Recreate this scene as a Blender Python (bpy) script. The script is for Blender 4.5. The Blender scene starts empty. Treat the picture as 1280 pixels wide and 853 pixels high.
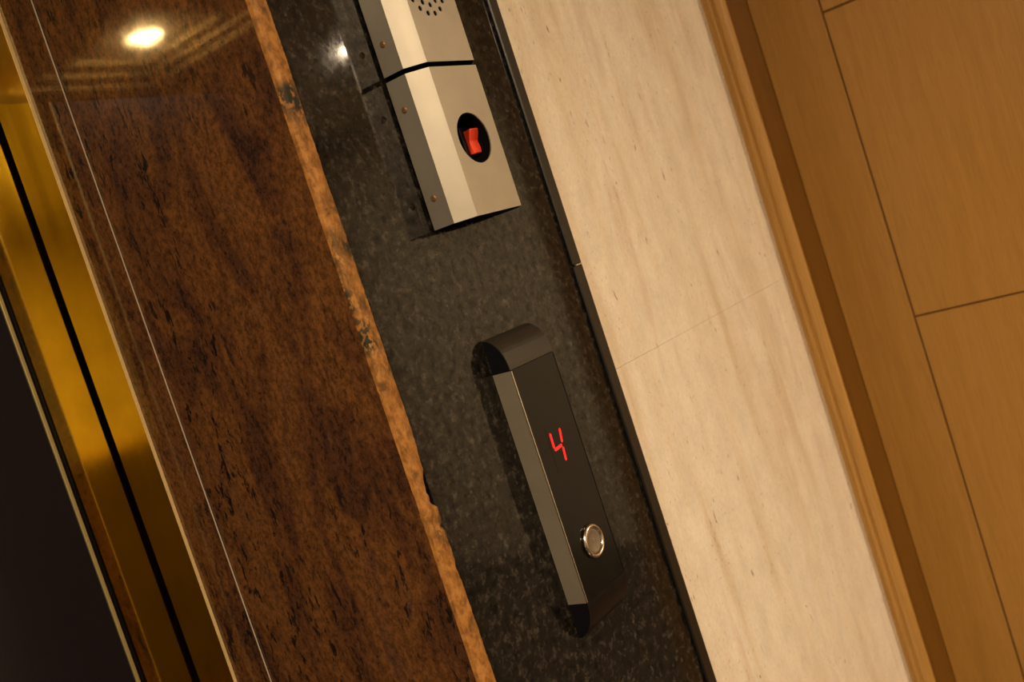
import bpy, bmesh, math, random
from mathutils import Vector, Matrix
random.seed(7)
scene = bpy.context.scene
COL = scene.collection

# ------------------------------------------------------------------ camera
YAW, PITCH, ROLL, FPX = 0.93541, 0.064154, 0.317826, 1334.4
CAM = Vector((0.0, -0.828, 1.62))
fwd = Vector((math.sin(YAW)*math.cos(PITCH), math.cos(YAW)*math.cos(PITCH), -math.sin(PITCH)))
rgt = Vector((math.cos(YAW), -math.sin(YAW), 0.0))
dwn = fwd.cross(rgt)
R_ = rgt*math.cos(ROLL) + dwn*math.sin(ROLL)
D_ = -rgt*math.sin(ROLL) + dwn*math.cos(ROLL)
cam_d = bpy.data.cameras.new('camera'); cam = bpy.data.objects.new('camera', cam_d); COL.objects.link(cam)
cam_d.sensor_fit = 'HORIZONTAL'; cam_d.sensor_width = 36.0; cam_d.lens = FPX/1280*36.0
cam_d.clip_start = 0.02
cam.matrix_world = Matrix(((R_.x, -D_.x, -fwd.x, CAM.x), (R_.y, -D_.y, -fwd.y, CAM.y),
                           (R_.z, -D_.z, -fwd.z, CAM.z), (0, 0, 0, 1)))
cam_d.dof.use_dof = True; cam_d.dof.focus_distance = 1.33; cam_d.dof.aperture_fstop = 5.6
scene.camera = cam

def P(px, py, axis, val):
    """photo pixel -> point on the plane axis = val"""
    d = R_*((px-640)/FPX) + D_*((py-426.5)/FPX) + fwd
    return CAM + d*((val-CAM[axis])/d[axis])

# ------------------------------------------------------------------ world, exposure
w = bpy.data.worlds.new('world'); scene.world = w; w.use_nodes = True
w.node_tree.nodes['Background'].inputs[0].default_value = (1.0, 0.72, 0.42, 1)
w.node_tree.nodes['Background'].inputs[1].default_value = 0.02
vs = scene.view_settings
vs.view_transform = 'Standard'; vs.look = 'None'; vs.gamma = 1.0; vs.use_curve_mapping = False
vs.exposure = -0.25
LAMP_COL = (1.0, 0.775, 0.525)

# ------------------------------------------------------------------ helpers
def tag(o, label=None, cat=None, group=None, kind=None):
    if label: o['label'] = label
    if cat: o['category'] = cat
    if group: o['group'] = group
    if kind: o['kind'] = kind
    return o

def empty(name, loc=(0, 0, 0)):
    o = bpy.data.objects.new(name, None); COL.objects.link(o); o.location = loc
    o.empty_display_size = 0.05
    return o

def root_loc(o):
    v = Vector((0, 0, 0))
    while o is not None:
        v += o.location; o = o.parent
    return v

def obj(name, bm, mat, parent=None, smooth=False, origin=None):
    """bmesh in world coordinates -> one mesh object; origin only moves its pivot"""
    base = root_loc(parent)
    o_loc = Vector(origin) if origin is not None else base
    bmesh.ops.recalc_face_normals(bm, faces=bm.faces)
    bmesh.ops.translate(bm, verts=bm.verts, vec=-o_loc)
    me = bpy.data.meshes.new(name); bm.to_mesh(me); bm.free()
    if smooth:
        for p in me.polygons: p.use_smooth = True
    me.materials.append(mat)
    o = bpy.data.objects.new(name, me); COL.objects.link(o)
    o.parent = parent; o.location = o_loc-base
    return o

def b_box(x0, x1, y0, y1, z0, z1, bev=0.0, seg=1, bm=None):
    bm2 = bmesh.new()
    vs_ = [bm2.verts.new((x, y, z)) for z in (z0, z1) for (x, y) in ((x0, y0), (x1, y0), (x1, y1), (x0, y1))]
    for f in ((3, 2, 1, 0), (4, 5, 6, 7), (0, 1, 5, 4), (1, 2, 6, 5), (2, 3, 7, 6), (3, 0, 4, 7)):
        bm2.faces.new([vs_[i] for i in f])
    if bev: bmesh.ops.bevel(bm2, geom=bm2.edges[:], offset=bev, segments=seg, affect='EDGES', profile=0.5)
    if bm is None: return bm2
    me = bpy.data.meshes.new('tmp'); bm2.to_mesh(me); bm.from_mesh(me); bpy.data.meshes.remove(me); bm2.free()
    return bm

def b_prism(pts, axis, a, b, bev=0.0, seg=2):
    """2-D outline extruded along axis from a to b. axis 2: (x,y); axis 0: (y,z); axis 1: (x,z)"""
    def v3(p, t):
        if axis == 2: return (p[0], p[1], t)
        if axis == 0: return (t, p[0], p[1])
        return (p[0], t, p[1])
    bm = bmesh.new()
    A = [bm.verts.new(v3(p, a)) for p in pts]; B = [bm.verts.new(v3(p, b)) for p in pts]
    n = len(pts)
    bm.faces.new(A); bm.faces.new(B[::-1])
    for i in range(n): bm.faces.new((A[i], A[(i+1) % n], B[(i+1) % n], B[i]))
    bmesh.ops.recalc_face_normals(bm, faces=bm.faces)
    if bev: bmesh.ops.bevel(bm, geom=bm.edges[:], offset=bev, segments=seg, affect='EDGES', profile=0.5)
    return bm

def b_lathe(profile, c, axis, n=40, closed=False):
    """profile of (radius, offset along axis) turned about axis through c"""
    bm = bmesh.new(); rings = []
    for r, t in profile:
        ring = []
        for i in range(n):
            a = 2*math.pi*i/n; u, v = r*math.cos(a), r*math.sin(a)
            p = {0: (t, u, v), 1: (u, t, v), 2: (u, v, t)}[axis]
            ring.append(bm.verts.new((c[0]+p[0], c[1]+p[1], c[2]+p[2])))
        rings.append(ring)
    for k in range(len(rings)-1):
        for i in range(n):
            bm.faces.new((rings[k][i], rings[k][(i+1) % n], rings[k+1][(i+1) % n], rings[k+1][i]))
    if closed:
        for i in range(n):
            bm.faces.new((rings[-1][i], rings[-1][(i+1) % n], rings[0][(i+1) % n], rings[0][i]))
    else:
        bm.faces.new(rings[0][::-1]); bm.faces.new(rings[-1])
    return bm

# ------------------------------------------------------------------ materials
class Mat:
    def __init__(s, name):
        s.m = bpy.data.materials.new(name); s.m.use_nodes = True; s.t = s.m.node_tree
        s.b = s.t.nodes['Principled BSDF']; s.co = s.t.nodes.new('ShaderNodeTexCoord')
    def mapping(s, scale, rot=(0, 0, 0)):
        n = s.t.nodes.new('ShaderNodeMapping'); n.inputs['Scale'].default_value = scale
        n.inputs['Rotation'].default_value = rot
        s.t.links.new(s.co.outputs['Object'], n.inputs['Vector']); return n.outputs[0]
    def noise(s, vec, scale, detail=4, rough=.55, dist=0):
        n = s.t.nodes.new('ShaderNodeTexNoise'); n.inputs['Scale'].default_value = scale
        n.inputs['Detail'].default_value = detail; n.inputs['Roughness'].default_value = rough
        n.inputs['Distortion'].default_value = dist
        s.t.links.new(vec, n.inputs['Vector']); return n.outputs['Fac']
    def voro(s, vec, scale, rnd=1.0):
        n = s.t.nodes.new('ShaderNodeTexVoronoi'); n.inputs['Scale'].default_value = scale
        n.inputs['Randomness'].default_value = rnd
        s.t.links.new(vec, n.inputs['Vector']); return n
    def ramp(s, fac, stops):
        n = s.t.nodes.new('ShaderNodeValToRGB'); cr = n.color_ramp
        while len(cr.elements) < len(stops): cr.elements.new(0.5)
        for e, (p, c) in zip(cr.elements, stops):
            e.position = p
            e.color = (c, c, c, 1) if not isinstance(c, tuple) else (c[0], c[1], c[2], 1)
        s.t.links.new(fac, n.inputs[0]); return n.outputs[0]
    def mix(s, fac, a, b, mode='MIX'):
        n = s.t.nodes.new('ShaderNodeMix'); n.data_type = 'RGBA'; n.blend_type = mode
        if isinstance(fac, (int, float)): n.inputs[0].default_value = fac
        else: s.t.links.new(fac, n.inputs[0])
        for i, v in ((6, a), (7, b)):
            if isinstance(v, tuple): n.inputs[i].default_value = (v[0], v[1], v[2], 1)
            else: s.t.links.new(v, n.inputs[i])
        return n.outputs[2]
    def bump(s, h, strength, dist=.001):
        n = s.t.nodes.new('ShaderNodeBump'); n.inputs['Strength'].default_value = strength
        n.inputs['Distance'].default_value = dist
        s.t.links.new(h, n.inputs['Height']); s.t.links.new(n.outputs[0], s.b.inputs['Normal'])
    def set(s, color=None, rough=None, metal=None, spec=None, coat=None, emit=None, estr=0, ior=None):
        for key, v in (('Base Color', color), ('Roughness', rough), ('Metallic', metal), ('Specular IOR Level', spec),
                       ('Coat Weight', coat), ('IOR', ior), ('Emission Color', emit)):
            if v is None: continue
            if isinstance(v, tuple): s.b.inputs[key].default_value = (v[0], v[1], v[2], 1)
            elif isinstance(v, (int, float)): s.b.inputs[key].default_value = v
            else: s.t.links.new(v, s.b.inputs[key])
        if emit is not None: s.b.inputs['Emission Strength'].default_value = estr
        return s.m

def simple(name, color, rough=.5, metal=0, **k):
    return Mat(name).set(color=color, rough=rough, metal=metal, **k)

def brown_granite():
    m = Mat('polished_brown_granite')
    v = m.mapping((1, 1, .40), (0.12, 0, 0)); v2 = m.mapping((1, 1, .75), (0.16, 0, 0)); v3 = m.mapping((1, 1, .36), (0.20, 0, 0))
    base = m.ramp(m.noise(v, 15, 5, .6, .8), [(.30, (.036, .016, .010)), (.44, (.068, .027, .011)), (.58, (.112, .045, .013)), (.76, (.062, .029, .018))])
    fine = m.ramp(m.noise(v2, 170, 4, .75), [(.36, .35), (.62, 1.45)])
    c = m.mix(.8, base, fine, 'MULTIPLY')
    fl = m.ramp(m.noise(v3, 82, 4, .68, .3), [(.565, 0.0), (.62, .92)])
    zone = m.ramp(m.noise(v, 10, 2, .5), [(.36, .12), (.60, 1.0)])
    c = m.mix(m.mix(1.0, fl, zone, 'MULTIPLY'), c, (.007, .005, .005))
    gl = m.ramp(m.noise(v2, 48, 3, .6), [(.66, 0.0), (.74, .6)])
    c = m.mix(gl, c, (.12, .060, .026))
    return m.set(color=c, rough=m.ramp(m.noise(v2, 60, 2), [(.3, .03), (.7, .06)]), spec=.5)

def sawn_granite():
    m = Mat('sawn_brown_granite_edge')
    v = m.mapping((1, 1, .6))
    c = m.ramp(m.noise(v, 110, 6, .7, .4), [(.28, (.05, .035, .012)), (.42, (.20, .082, .017)), (.56, (.33, .145, .032)), (.75, (.42, .22, .075))])
    zone = m.ramp(m.noise(m.mapping((1, 1, 1)), 9, 3, .6), [(.46, 0.0), (.60, 1.0)])
    sp = m.ramp(m.noise(v, 170, 3, .6), [(.42, 0.0), (.50, 1.0)])
    c = m.mix(m.mix(1.0, zone, sp, 'MULTIPLY'), c, (.018, .018, .010))
    m.bump(m.noise(v, 240, 4, .7), .6, .001)
    return m.set(color=c, rough=.62, spec=.2)

def black_granite():
    m = Mat('polished_black_granite')
    v = m.mapping((1, 1, 1))
    a = m.ramp(m.noise(v, 70, 7, .74), [(.40, (.0030, .0026, .0024)), (.54, (.013, .0110, .0085)), (.68, (.060, .050, .040))])
    n2 = m.voro(v, 230)
    b = m.ramp(n2.outputs['Color'], [(.72, 0.0), (.97, .8)])
    c = m.mix(m.mix(1.0, b, m.ramp(m.noise(v, 45, 4), [(.44, 0.0), (.64, 1.0)]), 'MULTIPLY'), a, (.058, .049, .039))
    sp = m.ramp(m.noise(v, 85, 6, .75), [(.36, .12), (.64, .46)])
    return m.set(color=c, rough=m.ramp(m.noise(v, 110, 5, .75), [(.35, .035), (.7, .12)]), spec=sp)

def travertine():
    m = Mat('vein_cut_travertine')
    v = m.mapping((1, 1, .13), (0, .03, 0)); v2 = m.mapping((1, 1, .30), (0, .03, 0)); v4 = m.mapping((1, 1, .6))
    c = m.ramp(m.noise(v, 13, 4, .55, .4), [(.30, (.69, .57, .42)), (.44, (.79, .70, .58)), (.58, (.83, .76, .66)), (.72, (.72, .59, .47))])
    cl = m.ramp(m.noise(v4, 24, 5, .65), [(.30, .88), (.66, 1.05)])
    c = m.mix(.8, c, cl, 'MULTIPLY')
    g = m.ramp(m.noise(v4, 190, 4, .75), [(.3, .86), (.7, 1.06)])
    c = m.mix(.8, c, g, 'MULTIPLY')
    p1 = m.ramp(m.noise(v2, 160, 3, .55, .5), [(.66, 0.0), (.72, .9)])
    z1 = m.ramp(m.noise(m.mapping((1, 1, .14), (0, .03, 0)), 20, 3, .6), [(.45, 0.0), (.56, 1.0)])
    pits = m.mix(1.0, p1, z1, 'MULTIPLY')
    c = m.mix(pits, c, (.22, .12, .055))
    p2 = m.ramp(m.noise(v4, 230, 2, .5), [(.64, 0.0), (.72, .6)])
    z2 = m.ramp(m.noise(m.mapping((1, 1, .25)), 20, 3, .6), [(.44, 0.0), (.60, 1.0)])
    c = m.mix(m.mix(1.0, p2, z2, 'MULTIPLY'), c, (.36, .22, .11))
    inv = m.ramp(pits, [(0.0, 1.0), (1.0, 0.0)])
    m.bump(inv, .5, .0015)
    return m.set(color=c, rough=.42, spec=.35)

def wood(name, lo, hi, sc=1.0):
    m = Mat(name)
    v = m.mapping((9*sc, 9*sc, .55))
    c = m.ramp(m.noise(v, 5.5, 4, .6, .8), [(.25, lo), (.75, hi)])
    f = m.ramp(m.noise(m.mapping((60, 60, 2.2)), 8, 3, .6), [(.3, .90), (.7, 1.06)])
    c = m.mix(.9, c, f, 'MULTIPLY')
    return m.set(color=c, rough=.36, spec=.4)

def brushed(name, col, rough, axis_scale, amp=.05, metal=1.0):
    m = Mat(name)
    n = m.noise(m.mapping(axis_scale), 30, 3, .6)
    return m.set(color=m.mix(.35, col, m.ramp(m.noise(m.mapping((1, 1, 1)), 14, 4, .6), [(.3, .72), (.7, 1.1)]), 'MULTIPLY'),
                 rough=m.ramp(n, [(.3, rough-amp), (.7, rough+amp)]), metal=metal)

M_BROWN = brown_granite(); M_SAWN = sawn_granite(); M_BLACK = black_granite(); M_TRAV = travertine()
M_PANEL = wood('honey_maple_veneer', (.385, .195, .040), (.46, .240, .055))
M_CASING = wood('shaded_maple_casing', (.23, .105, .015), (.28, .132, .020))  # shade of the channel put into a darker wood colour
M_MOULD = wood('oak_moulding', (.34, .175, .040), (.50, .28, .08), 2.6)
M_BRASS = brushed('polished_brass', (.76, .575, .10), .08, (1, 1, .05), .03)
M_TRANSOM = simple('mirror_bronze', (.82, .66, .34), .03, 1)
M_BRASSE = brushed('brass_edge', (.88, .66, .30), .36, (1, 1, .05), .05, .45)
M_BEAD = brushed('dull_brass_bead', (.42, .34, .14), .4, (1, 1, .05), .05, .6)
M_STEEL = brushed('brushed_stainless_steel', (.375, .342, .280), .43, (1, 1, .04), .04, .76)
M_ALU = brushed('anodised_aluminium', (.19, .165, .125), .42, (1, 1, .04), .05, .3)
M_ALUE = brushed('bright_aluminium_edge', (.70, .66, .58), .30, (1, 1, .04), .05)
M_BLKGLOSS = simple('black_gloss_plate', (.005, .0045, .004), .14, spec=.20)
M_STRIP = simple('honed_black_stone', (.008, .007, .006), .30)
M_BLKCOVER = simple('black_anodised_cover', (.018, .016, .013), .30)
M_BLKPLAST = simple('black_plastic', (.004, .004, .006), .35, spec=.2)
M_DARK = simple('dark_void', (.002, .002, .002), .9, spec=.05)
M_GLASS = simple('dark_door_glass', (.010, .008, .010), .22, spec=.22)
M_RED = simple('red_rocker_plastic', (.86, .07, .025), .35)
M_LED = simple('red_led_segment', (.25, .0, .0), .4, emit=(1.0, .012, .012), estr=1.6)
M_CHROME = simple('brushed_chrome_ring', (.72, .66, .56), .20, 1)
M_BTN = simple('smoky_button_lens', (.16, .125, .085), .22)
M_RUST = simple('rusty_screw_head', (.20, .105, .045), .5, .6)
M_PLASTER = simple('warm_cream_plaster', (.72, .64, .50), .6)
M_CEIL = simple('warm_white_ceiling', (.78, .70, .56), .7)
M_COFFER = simple('gilded_coffer_moulding', (.80, .66, .38), .45)
M_FLOOR = simple('dark_marble_floor', (.05, .028, .016), .15)
M_WSCOT = simple('dark_stained_wainscot', (.085, .058, .030), .35)
M_JOINT = simple('dark_joint', (.16, .075, .02), .8)
M_CAULK = simple('pale_grout', (.42, .35, .26), .7)
M_LENS = simple('lit_lamp_lens', (1, .9, .7), .4, emit=(1.0, .82, .52), estr=60.0)
M_WHITE = simple('white_lamp_ring', (.8, .75, .65), .4)

# ------------------------------------------------------------------ key numbers (metres)
XO = .8616                        # polished face of the brown jamb slab
ZC = 2.70                         # lobby ceiling
ZS = 2.46                         # portal soffit
YD = .5252                        # elevator door face
X_L = -.30                        # far jamb of the elevator opening
XB0 = .884                        # black granite wall starts
XS = (P(700, 305, 1, -.0)[0]+P(612, 0, 1, 0)[0]+P(880, 853, 1, 0)[0])/3
XT = (P(624, 0, 1, -.005)[0]+P(724, 330, 1, -.005)[0]+P(897, 853, 1, -.005)[0])/3
YT = -.005                        # travertine face
XM = (P(874.8, 0, 1, YT)[0]+P(1006.7, 420, 1, YT)[0]+P(1140.8, 853, 1, YT)[0])/3
YM = (P(905, 0, 0, XM)[1]+P(1037, 420, 0, XM)[1]+P(1168, 853, 0, XM)[1])/3
YC = -.012                        # floor of the channel between moulding and panels
XW = (P(932, 0, 1, YC)[0]+P(1062, 420, 1, YC)[0]+P(1195, 853, 1, YC)[0])/3
YW_END = -.66                     # the panelled wall ends here, the lobby opens to the right
X_R, X_LL, Y_B = 4.8, -3.6, -3.6
print('KEYS', XS, XT, XM, YM, XW)

# ------------------------------------------------------------------ room shell
tag(obj('floor', b_box(X_LL, X_R, Y_B, .55, -.10, 0), M_FLOOR), 'dark polished marble lobby floor', 'floor', kind='structure')
ceil = tag(obj('ceiling', b_box(X_LL, X_R, Y_B, 0, ZC, ZC+.10), M_CEIL), 'warm white lobby ceiling with stepped gilded coffer', 'ceiling', kind='structure')
cx, cy = -.61, -.865
for i, (hx, hy) in enumerate(((.305, .395), (.245, .320), (.185, .245))):
    bm = bmesh.new(); t = .028; zz0, zz1 = ZC-.045+.013*i, ZC-.0005
    b_box(cx-hx, cx+hx, cy-hy, cy-hy+t, zz0, zz1, .004, 1, bm); b_box(cx-hx, cx+hx, cy+hy-t, cy+hy, zz0, zz1, .004, 1, bm)
    b_box(cx-hx, cx-hx+t, cy-hy+t, cy+hy-t, zz0, zz1, .004, 1, bm); b_box(cx+hx-t, cx+hx, cy-hy+t, cy+hy-t, zz0, zz1, .004, 1, bm)
    obj('coffer_step', bm, M_COFFER, ceil)
tag(obj('wall_opposite', b_box(X_LL-.1, X_R+.1, Y_B-.1, Y_B, 0, ZC), M_PLASTER), 'cream plaster wall across the lobby', 'wall', kind='structure')
ZWS = 1.33
wsc = tag(empty('baseboard_opposite', (0, Y_B, 0)), 'dark stained wainscot with brass rail along the opposite lobby wall', 'wainscot', kind='structure')
for i in range(6):
    xx0 = X_LL+i*.6
    obj('wainscot_panel', b_box(xx0+.003, xx0+.597, Y_B, Y_B+.025, 0, ZWS, .003), M_WSCOT, wsc)
obj('brass_rail', b_box(X_LL, X_LL+3.6, Y_B+.001, Y_B+.05, ZWS+.001, ZWS+.045, .008, 2), M_BRASSE, wsc)
tag(obj('wall_left', b_box(X_LL-.1, X_LL, Y_B, 0, 0, ZC), M_PLASTER), 'cream plaster wall closing the lobby beyond the elevator', 'wall', kind='structure')
tag(obj('wall_right', b_box(X_R, X_R+.1, Y_B, YW_END, 0, ZC), M_PLASTER), 'cream plaster wall closing the lobby beyond the wood panelling', 'wall', kind='structure')

# black granite wall around the elevator opening
we = tag(empty('wall_elevator'), 'polished black granite wall carrying the steel units and call panel', 'wall', kind='structure')
obj('slab', b_box(XB0, XT+.02, 0, .10, 0, ZC), M_BLACK, we)
obj('slab', b_box(X_L-.022, XB0, 0, .10, ZS+.022, ZC), M_BLACK, we)
obj('slab', b_box(X_LL, X_L-.022, 0, .10, 0, ZC), M_BLACK, we)

# thin black edging between the black granite and the travertine: two lengths
tr = tag(empty('trim_1'), 'narrow polished black stone strip edging the cream travertine', 'trim', kind='structure')
ZJ = P(722, 331, 1, -.008)[2]
for z0, z1, dx in ((0, ZJ-.0007, .0007), (ZJ+.0007, ZC, -.0007)):
    obj('edging_strip', b_box(XS-dx, XT, -.0056, -.0003, z0, z1, .0018, 1), M_STRIP, tr)
obj('grout_joint', b_box(XS+.009, XT-.0005, -.0053, -.001, ZJ-.0009, ZJ+.0009), M_CAULK, tr)

# travertine wall, slabs with tight joints
wt = tag(empty('wall_travertine'), 'cream vein-cut travertine wall between black strip and wood moulding', 'wall', kind='structure')
zj = P(880, 402, 1, YT)[2]; hs = .69
zs = [0, zj-2*hs if zj-2*hs > .02 else .0, zj-hs, zj, zj+hs, ZC]
zs = sorted(set(zs))
for i in range(len(zs)-1):
    s = obj('travertine_slab', b_box(XT, XM+.03, YT+.0004*(i % 2), .10, zs[i]+.00015, zs[i+1]-.00015, .0003), M_TRAV, wt)

# wood: corner moulding and panelled wall
tm = tag(empty('trim_2'), 'honey wood corner moulding between travertine and wood panels', 'trim', kind='structure')
prof = [(XM, .05), (XM, YT-.0005), (XM-.001, YT-.006)]
L = YM-YT
prof += [(XM-.0035, YT+L*.20), (XM-.005, YT+L*.33), (XM-.0045, YT+L*.40), (XM-.0005, YT+L*.46), (XM-.001, YT+L*.50),
         (XM-.005, YT+L*.56), (XM-.0065, YT+L*.68), (XM-.006, YT+L*.84), (XM-.003, YT+L*.93), (XM-.0008, YT+L*.985), (XM+.003, YM)]
prof2 = prof + [(XM+.006, YM+.005), (XM+.014, YM+.020), (XM+.014, .05)]
obj('moulding', b_prism(prof2, 2, 0, ZC), M_MOULD, tm)
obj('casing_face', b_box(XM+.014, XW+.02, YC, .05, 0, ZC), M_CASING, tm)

wp = tag(empty('wall_panelled'), 'honey maple veneer panelled wall beside the travertine', 'wall', kind='structure')
obj('backing', b_box(XW+.006, XW+.03, YW_END+.004, YC-.0005, 0, ZC), M_JOINT, wp)
obj('return_panel', b_box(XW, X_R, YW_END-.02, YW_END, 0, ZC), M_PANEL, wp)
yj = (P(1024, 5, 0, XW)[1]+P(1150.5, 420, 0, XW)[1]+P(1280, 849, 0, XW)[1])/3
zj1 = (P(1145.6, 396.3, 0, XW)[2]+P(1280, 364.4, 0, XW)[2])/2
zj2 = (P(1028.9, 15.8, 0, XW)[2]+P(1066.8, 0, 0, XW)[2])/2
g = .0019
zlist = [0, zj1-(zj2-zj1)*1.3, zj1, zj2, ZC]
obj('wood_stile', b_box(XW, XW+.016, yj+g, YC-.0006, 0, ZC, .0012), M_PANEL, wp)
for i in range(4):
    obj('wood_panel', b_box(XW, XW+.016, YW_END+.001, yj-g, zlist[i]+g, zlist[i+1]-g, .0012), M_PANEL, wp)

# brown granite jamb: polished slab, sawn front edge, inner slab
YG1 = (P(38.7, 0, 0, XO)[1]+P(192, 432, 0, XO)[1]+P(340, 848, 0, XO)[1])/3
XP = XO-.0022
YG2 = (P(2, 14, 0, XP)[1]+P(163, 480, 0, XP)[1]+P(296, 853, 0, XP)[1])/3
jb = tag(empty('trim_3'), 'polished brown granite elevator jamb with rough orange sawn front edge', 'jamb', kind='structure')
obj('jamb_slab', b_box(XO, XB0-.0005, .0058, YG1, 0, ZC), M_BROWN, jb)
bm = b_box(XP, XB0-.0005, YG1+.0003, YG2+.003, 0, ZS, .0006)
obj('inner_jamb_slab', bm, M_BROWN, jb)
obj('arris_line', b_box(XP+.0001, XP+.0014, YG1-.0006, YG1+.0003, 0, ZS), M_CAULK, jb)
# sawn edge: rounded towards the polished face, chipped towards the black wall
bm = bmesh.new(); n = 520; z0, z1 = .6, 2.45; rows = []
def fn(z, k): return sum(math.sin(z*q*(1+.13*k)+k*1.7+q)/(1+q*.012) for q in (9.1, 23.7, 51.3, 97.0, 173.0))/3.2
zc0 = P(545, 640, 1, 0)[2]
for i in range(n+1):
    z = z0+(z1-z0)*i/n
    chip = math.exp(-((z-zc0)/.055)**2)
    xr = XB0-.0004+.0011*fn(z, 1)-.013*min(1, max(0, .35+1.3*fn(z*1.7, 3)))*chip-.0008*random.random()
    xl = XO+.0004*fn(z, 2)+.0022*max(0, fn(z*1.3, 5))*chip
    yo = -.0045+.0006*fn(z, 4)
    rows.append([bm.verts.new(p) for p in ((xl, .0060, z), (xl+.0010, yo+.0052, z), (xl+.0048, yo+.0012, z), ((xl+xr)/2, yo+.0003*random.random(), z),
                                          (xr-.0015, yo+.0003*random.random(), z), (xr, yo+.0012, z), (xr-.0002, .0060, z))])
for i in range(n):
    for k in range(6): bm.faces.new((rows[i][k], rows[i][k+1], rows[i+1][k+1], rows[i+1][k]))
bm.faces.new(rows[0]); bm.faces.new(rows[-1][::-1])
obj('sawn_edge', bm, M_SAWN, jb)
obj('sawn_edge_low', b_box(XO, XB0-.0005, -.004, .0016, 0, .6), M_SAWN, jb)
jl = tag(obj('trim_4', b_box(X_L-.022, X_L, -.004, .5, 0, ZS), M_BROWN), 'polished brown granite jamb on the far side of the elevator door', 'jamb', kind='structure')
tag(obj('trim_5', b_box(X_L-.022, XB0-.0005, -.004, .5, ZS, ZS+.022), M_BROWN), 'brown granite slab lining the top of the elevator portal', 'soffit', kind='structure')

# brass jamb liner with bright front lip
XBJ = XP-.0042
YB1 = (P(117, 480, 0, XBJ)[1]+P(251, 853, 0, XBJ)[1])/2
bj = tag(empty('trim_6'), 'polished brass jamb liner between granite and elevator door', 'jamb', kind='structure')
obj('brass_liner', b_box(XBJ, XB0, YG2+.0012, YB1, 0, ZS), M_BRASS, bj)
obj('brass_lip', b_box(XBJ-.0002, XP+.001, YG2, YG2+.0012, 0, ZS), M_BRASSE, bj)

# elevator door: brass stile, bead, dark glass; polished transom over it
YDR = YB1+.0095
dr = tag(empty('door_1'), 'dark elevator door with polished brass stile and bright edge beads', 'door', kind='structure')
x_st = P(50, 480, 1, YDR)[0]; x_b0 = P(42, 480, 1, YDR)[0]; x_b1 = P(36.5, 480, 1, YDR)[0]
ZH = P(185, 120, 1, YDR)[2]
obj('stile', b_box(x_st, XB0+.05, YDR, YDR+.03, 0, ZH), M_BRASS, dr)
obj('dark_bead', b_box(x_b0, x_st-.0005, YDR+.004, YDR+.03, 0, ZH), M_BLKGLOSS, dr)
obj('brass_bead', b_box(x_b1, x_b0-.0003, YDR-.001, YDR+.03, 0, ZH, .0008), M_BEAD, dr)
obj('glass_panel', b_box(X_L-.05, x_b1-.0003, YDR+.002, YDR+.03, 0, ZH), M_GLASS, dr)
tag(obj('trim_7', b_box(X_L-.05, XB0+.05, YDR, YDR+.03, ZH+.0002, ZS), M_TRANSOM), 'polished bronze transom panel above the elevator door', 'transom', kind='structure')
tag(obj('wall_shaft', b_box(X_L-.1, XB0+.1, .56, .58, 0, ZC), M_DARK), 'dark shaft wall behind the elevator door', 'wall', kind='structure')

# ------------------------------------------------------------------ ceiling downlights and added fill lights
def downlight(x, y, r, power, label, group=None, zc=ZC):
    t = empty('recessed_downlight', (x, y, zc)); tag(t, label, 'lamp', group)
    obj('trim_ring', b_lathe([(r*1.05, -.001), (r*1.35, -.001), (r*1.40, -.006), (r*1.1, -.010), (r*1.05, -.006)], (x, y, zc), 2, 32, True), M_WHITE, t)
    obj('lens', b_lathe([(r, -.0005), (r, -.004)], (x, y, zc), 2, 32), M_LENS, t)
    l = bpy.data.lights.new('lamp_glow', 'AREA'); l.shape = 'DISK'; l.size = 2*r; l.energy = power; l.color = LAMP_COL
    lo = bpy.data.objects.new('lamp_glow', l); COL.objects.link(lo); lo.parent = t; lo.location = (0, 0, -.0055)
    return t
t = downlight(cx, cy, .05, 78, 'bright recessed downlight in the gilded ceiling coffer')
l = bpy.data.lights.new('bulb_glow', 'POINT'); l.shadow_soft_size = .012; l.energy = 9; l.color = LAMP_COL
lo = bpy.data.objects.new('bulb_glow', l); COL.objects.link(lo); lo.parent = t; lo.location = (0, 0, -.020)
downlight(3.45, -2.06, .022, 7, 'small recessed downlight far along the lobby ceiling')
downlight(3.05, -3.1, .09, 95, 'large added fill light above the plain plaster across the lobby')  # added lamp, placed to light the travertine but miss the casing strip
downlight(-.5, -2.3, .06, 85, 'added fill light in the plain ceiling beyond the coffer')  # added lamp, brightens the steel bevels and the travertine

# ------------------------------------------------------------------ steel units on the black wall
X0, X1, YS, YF, BV = 1.0368, 1.178, -.0362, -.0576, .0214
def boolean_cut(o, cutters):
    for c in cutters:
        md = o.modifiers.new('cut', 'BOOLEAN'); md.operation = 'DIFFERENCE'; md.object = c; md.solver = 'EXACT'
    bpy.context.view_layer.update()
    dg = bpy.context.evaluated_depsgraph_get()
    me = bpy.data.meshes.new_from_object(o.evaluated_get(dg))
    o.modifiers.clear(); old = o.data; o.data = me; bpy.data.meshes.remove(old)
    for c in cutters:
        m_ = c.data; bpy.data.objects.remove(c); bpy.data.meshes.remove(m_)

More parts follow.
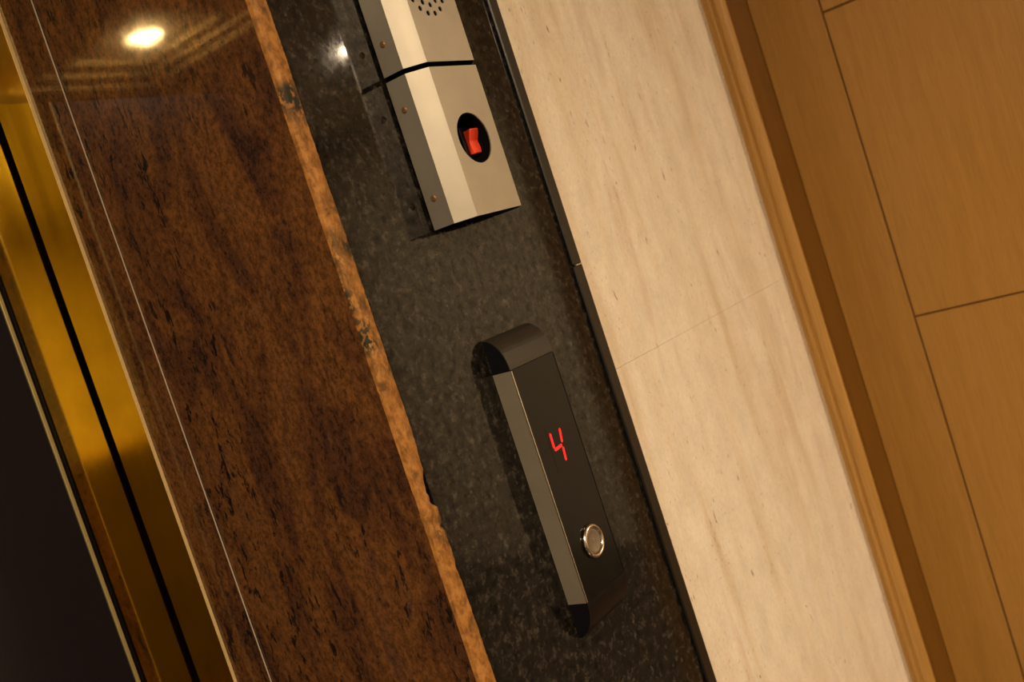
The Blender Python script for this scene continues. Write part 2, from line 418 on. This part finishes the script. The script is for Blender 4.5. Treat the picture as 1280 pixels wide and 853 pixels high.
def steel_unit(name, label, z0, z1, cut_bms, screws):
    t = tag(empty(name, ((X0+X1)/2, 0, z0)), label, 'intercom')
    pr = [(X0, -.004), (X0, YS), (X0+BV, YF), (X1-BV, YF), (X1, YS), (X1, -.004)]
    h = obj('housing', b_prism(pr, 2, z0, z1), M_STEEL, t)
    for za, zb_ in ((z0-.0004, z0-.0001), (z1+.0001, z1+.0004)):
        obj('gap_shade_plate', b_prism([(x*.997+.003*(X0+X1)/2, y+.0002) for x, y in pr], 2, za, zb_), M_DARK, t)  # added black plates put shade into the gap between units
    cs = [obj('cutter', b, M_DARK) for b in cut_bms]
    if cs: boolean_cut(h, cs)
    obj('back_plate', b_box(X0+.006, X1-.006, -.0045, -.0001, z0+.003, z1-.003), M_BLKPLAST, t)
    for (y, z) in screws:
        s_ = obj('screw', b_lathe([(.0042, 0), (.0042, -.0006), (.0030, -.0015), (.0010, -.0016), (.0008, -.0009)], (X0+.0001, y, z), 0, 16), M_RUST, t)
        s2 = obj('screw', b_lathe([(.0042, 0), (.0042, .0006), (.0030, .0015), (.0010, .0016), (.0008, .0009)], (X1-.0001, y, z), 0, 16), M_RUST, t)
    return t

ZL0 = (P(541, 291, 1, 0)[2]+P(649.8, 255.6, 1, YF)[2])/2
ZL1 = P(562, 82.4, 1, YF)[2]; ZU0 = P(560, 76.2, 1, YF)[2]
hc = P(593, 172, 1, YF); HR = .0325
scr = [P(505, 138, 0, X0), P(545, 247, 0, X0)]
low = steel_unit('key_switch_box', 'brushed steel wall box with round opening around a red rocker switch', ZL0, ZL1,
                 [b_lathe([(HR, YF-.01), (HR, -.018)], (hc.x, 0, hc.z), 1, 64)], [(-.018, scr[0].z), (-.018, scr[1].z)])
# dark cup inside the opening, switch body and red rocker
obj('recess_cup', b_lathe([(HR-.0004, YF+.0016), (HR-.0004, -.0185), (.001, -.0185), (.001, -.0192), (HR-.0002, -.0192), (HR-.0001, YF+.0016)],
                          (hc.x, 0, hc.z), 1, 48, True), M_DARK, low)
sx, sz = 1.1262, hc.z-.0010
sb = obj('switch_body', b_box(sx-.0165, sx+.0165, -.034, -.0187, sz-.0215, sz+.0215, .0015, 2), M_BLKPLAST, low)
rk = [(-.0330, sz-.0150), (-.0330, sz+.0150), (-.0455, sz+.0158), (-.0465, sz+.0146), (-.0395, sz+.0012), (-.0395, sz-.0012), (-.0420, sz-.0148), (-.0408, sz-.0160)]
obj('rocker', b_prism(rk, 0, sx-.0088, sx+.0088, .0008, 2), M_RED, sb)

# upper unit with the perforated loudspeaker grille
gx, gz = 1.0995, 1.984
holes = [(gx, gz)]
for R, k, off in ((.0115, 5, 20), (.0229, 10, 6), (.0343, 15, 12)):
    holes += [(gx+R*math.sin(math.radians(off+360/k*i)), gz-R*math.cos(math.radians(off+360/k*i))) for i in range(k)]
cutbm = bmesh.new()
for x, z in holes:
    b2 = b_lathe([(.0034, YF-.004), (.0034, YF+.004)], (x, 0, z), 1, 14)
    bmesh.ops.recalc_face_normals(b2, faces=b2.faces)
    me = bpy.data.meshes.new('t'); b2.to_mesh(me); cutbm.from_mesh(me); bpy.data.meshes.remove(me); b2.free()
su = P(478, 56, 0, X0)
up = steel_unit('intercom_speaker', 'brushed steel wall intercom with round perforated speaker grille', ZU0, ZU0+.215, [cutbm], [(-.018, su.z), (-.018, ZU0+.18)])
cups = bmesh.new()
for x, z in holes:
    b2 = b_lathe([(.0033, YF+.0012), (.0033, YF+.0039)], (x, 0, z), 1, 12)
    me = bpy.data.meshes.new('t'); b2.to_mesh(me); cups.from_mesh(me); bpy.data.meshes.remove(me); b2.free()
obj('speaker_mesh', cups, M_DARK, up)

# ------------------------------------------------------------------ call panel
PX0, PX1, PD = 1.0596, 1.1620, -.030
zt, zb = (P(636, 463, 1, PD)[2]+P(690, 440, 1, PD)[2])/2, (P(735, 754, 1, PD)[2]+P(782, 712, 1, PD)[2])/2
ztop, zbot = (P(600, 427, 1, 0)[2]+P(668, 400, 1, 0)[2])/2, P(726, 796, 1, 0)[2]
cp = tag(empty('call_panel', ((PX0+PX1)/2, 0, zbot)), 'black elevator call panel with red digit display and round button', 'call panel')
def quarter(zt_, zw, d, n=12):
    return [(d*math.cos(math.pi/2*i/n), zt_+(zw-zt_)*math.sin(math.pi/2*i/n)) for i in range(n+1)]
def curved_cover(zt_, zw):
    o_ = quarter(zt_, zw, PD); i_ = quarter(zt_, zw-(.0016 if zw > zt_ else -.0016), PD+.0016)
    return b_prism(o_+i_[::-1], 0, PX0, PX1)
obj('face_plate', b_box(PX0+.0020, PX1-.0020, PD, PD+.003, zb, zt-.0006, .0003), M_BLKGLOSS, cp)
obj('body', b_box(PX0+.0030, PX1-.0030, PD+.003, -.0002, zb, zt), M_BLKPLAST, cp)
for sgn, x in ((0, PX0), (1, PX1-.0022)):
    r_ = obj('side_rail', b_box(x, x+.0022, PD+.0012, -.0005, zb, zt-.0012), M_ALU if sgn == 0 else M_BLKGLOSS, cp)
    obj('rail_edge', b_box(x, x+.0022, PD-.0006, PD+.0012, zb, zt-.0012, .0005), M_ALUE if sgn == 0 else M_BLKGLOSS, r_)
for z_a, z_w, nm in ((zt, ztop, 'top_cover'), (zb, zbot, 'bottom_cover')):
    obj(nm, curved_cover(z_a, z_w), M_BLKCOVER if z_w > z_a else M_BLKPLAST, cp)
    q = quarter(z_a, z_w-(.0018 if z_w > z_a else -.0018), PD+.0018)
    obj('end_cap', b_prism(q+[(-.0004, z_a)], 0, PX0+.0012, PX1-.0012), M_BLKPLAST, cp)
# seven-segment digit 4
dsp = obj('display_window', b_box(1.0885, 1.1290, PD-.0002, PD+.0010, 1.3540, 1.4150), M_BLKGLOSS, cp)
def seg(a, b, wd=.0041):
    d = Vector((b[0]-a[0], b[1]-a[1])); d.normalize(); nrm = Vector((-d.y, d.x)); A, B = Vector(a), Vector(b)
    t = wd/2
    pts = [A+d*0, A+d*t+nrm*t, B-d*t+nrm*t, B, B-d*t-nrm*t, A+d*t-nrm*t]
    obj('digit_segment', b_prism([(p.x, p.y) for p in pts], 1, PD-.0005, PD-.0001), M_LED, dsp)
def q2(px, py):
    p = P(px, py, 1, PD-.0005); return (p.x, p.z)
for a, b in (((687.3, 541.5), (693.3, 561.5)), ((699.2, 535), (703.0, 553.5)), ((693.5, 563.5), (702.8, 555.8)), ((703.6, 558), (708.0, 576.0))):
    seg(q2(*a), q2(*b))
bc = P(740, 676.5, 1, PD)
bt = obj('button', b_lathe([(.0001, -.0022), (.006, -.0021), (.0125, -.0026), (.0150, -.0036), (.0162, -.0030), (.0164, 0.0)], (bc.x, PD, bc.z), 1, 48), M_BTN, cp, smooth=True)
obj('button_ring', b_lathe([(.0166, .0), (.0168, -.0040), (.0185, -.0056), (.0205, -.0054), (.0222, -.0034), (.0226, 0.0)], (bc.x, PD, bc.z), 1, 56, True), M_CHROME, bt, smooth=True)
bm = bmesh.new()
for dx, dz, wx, wz in ((-.0016, 0, .0009, .0042), (.0016, 0, .0009, .0042), (0, .0021, .0041, .0009), (0, 0, .0032, .0009)):
    b_box(bc.x+dx-wx/2, bc.x+dx+wx/2, PD-.0031, PD-.0020, bc.z+dz-wz/2, bc.z+dz+wz/2, 0, 1, bm)
obj('button_mark', bm, M_CHROME, bt)
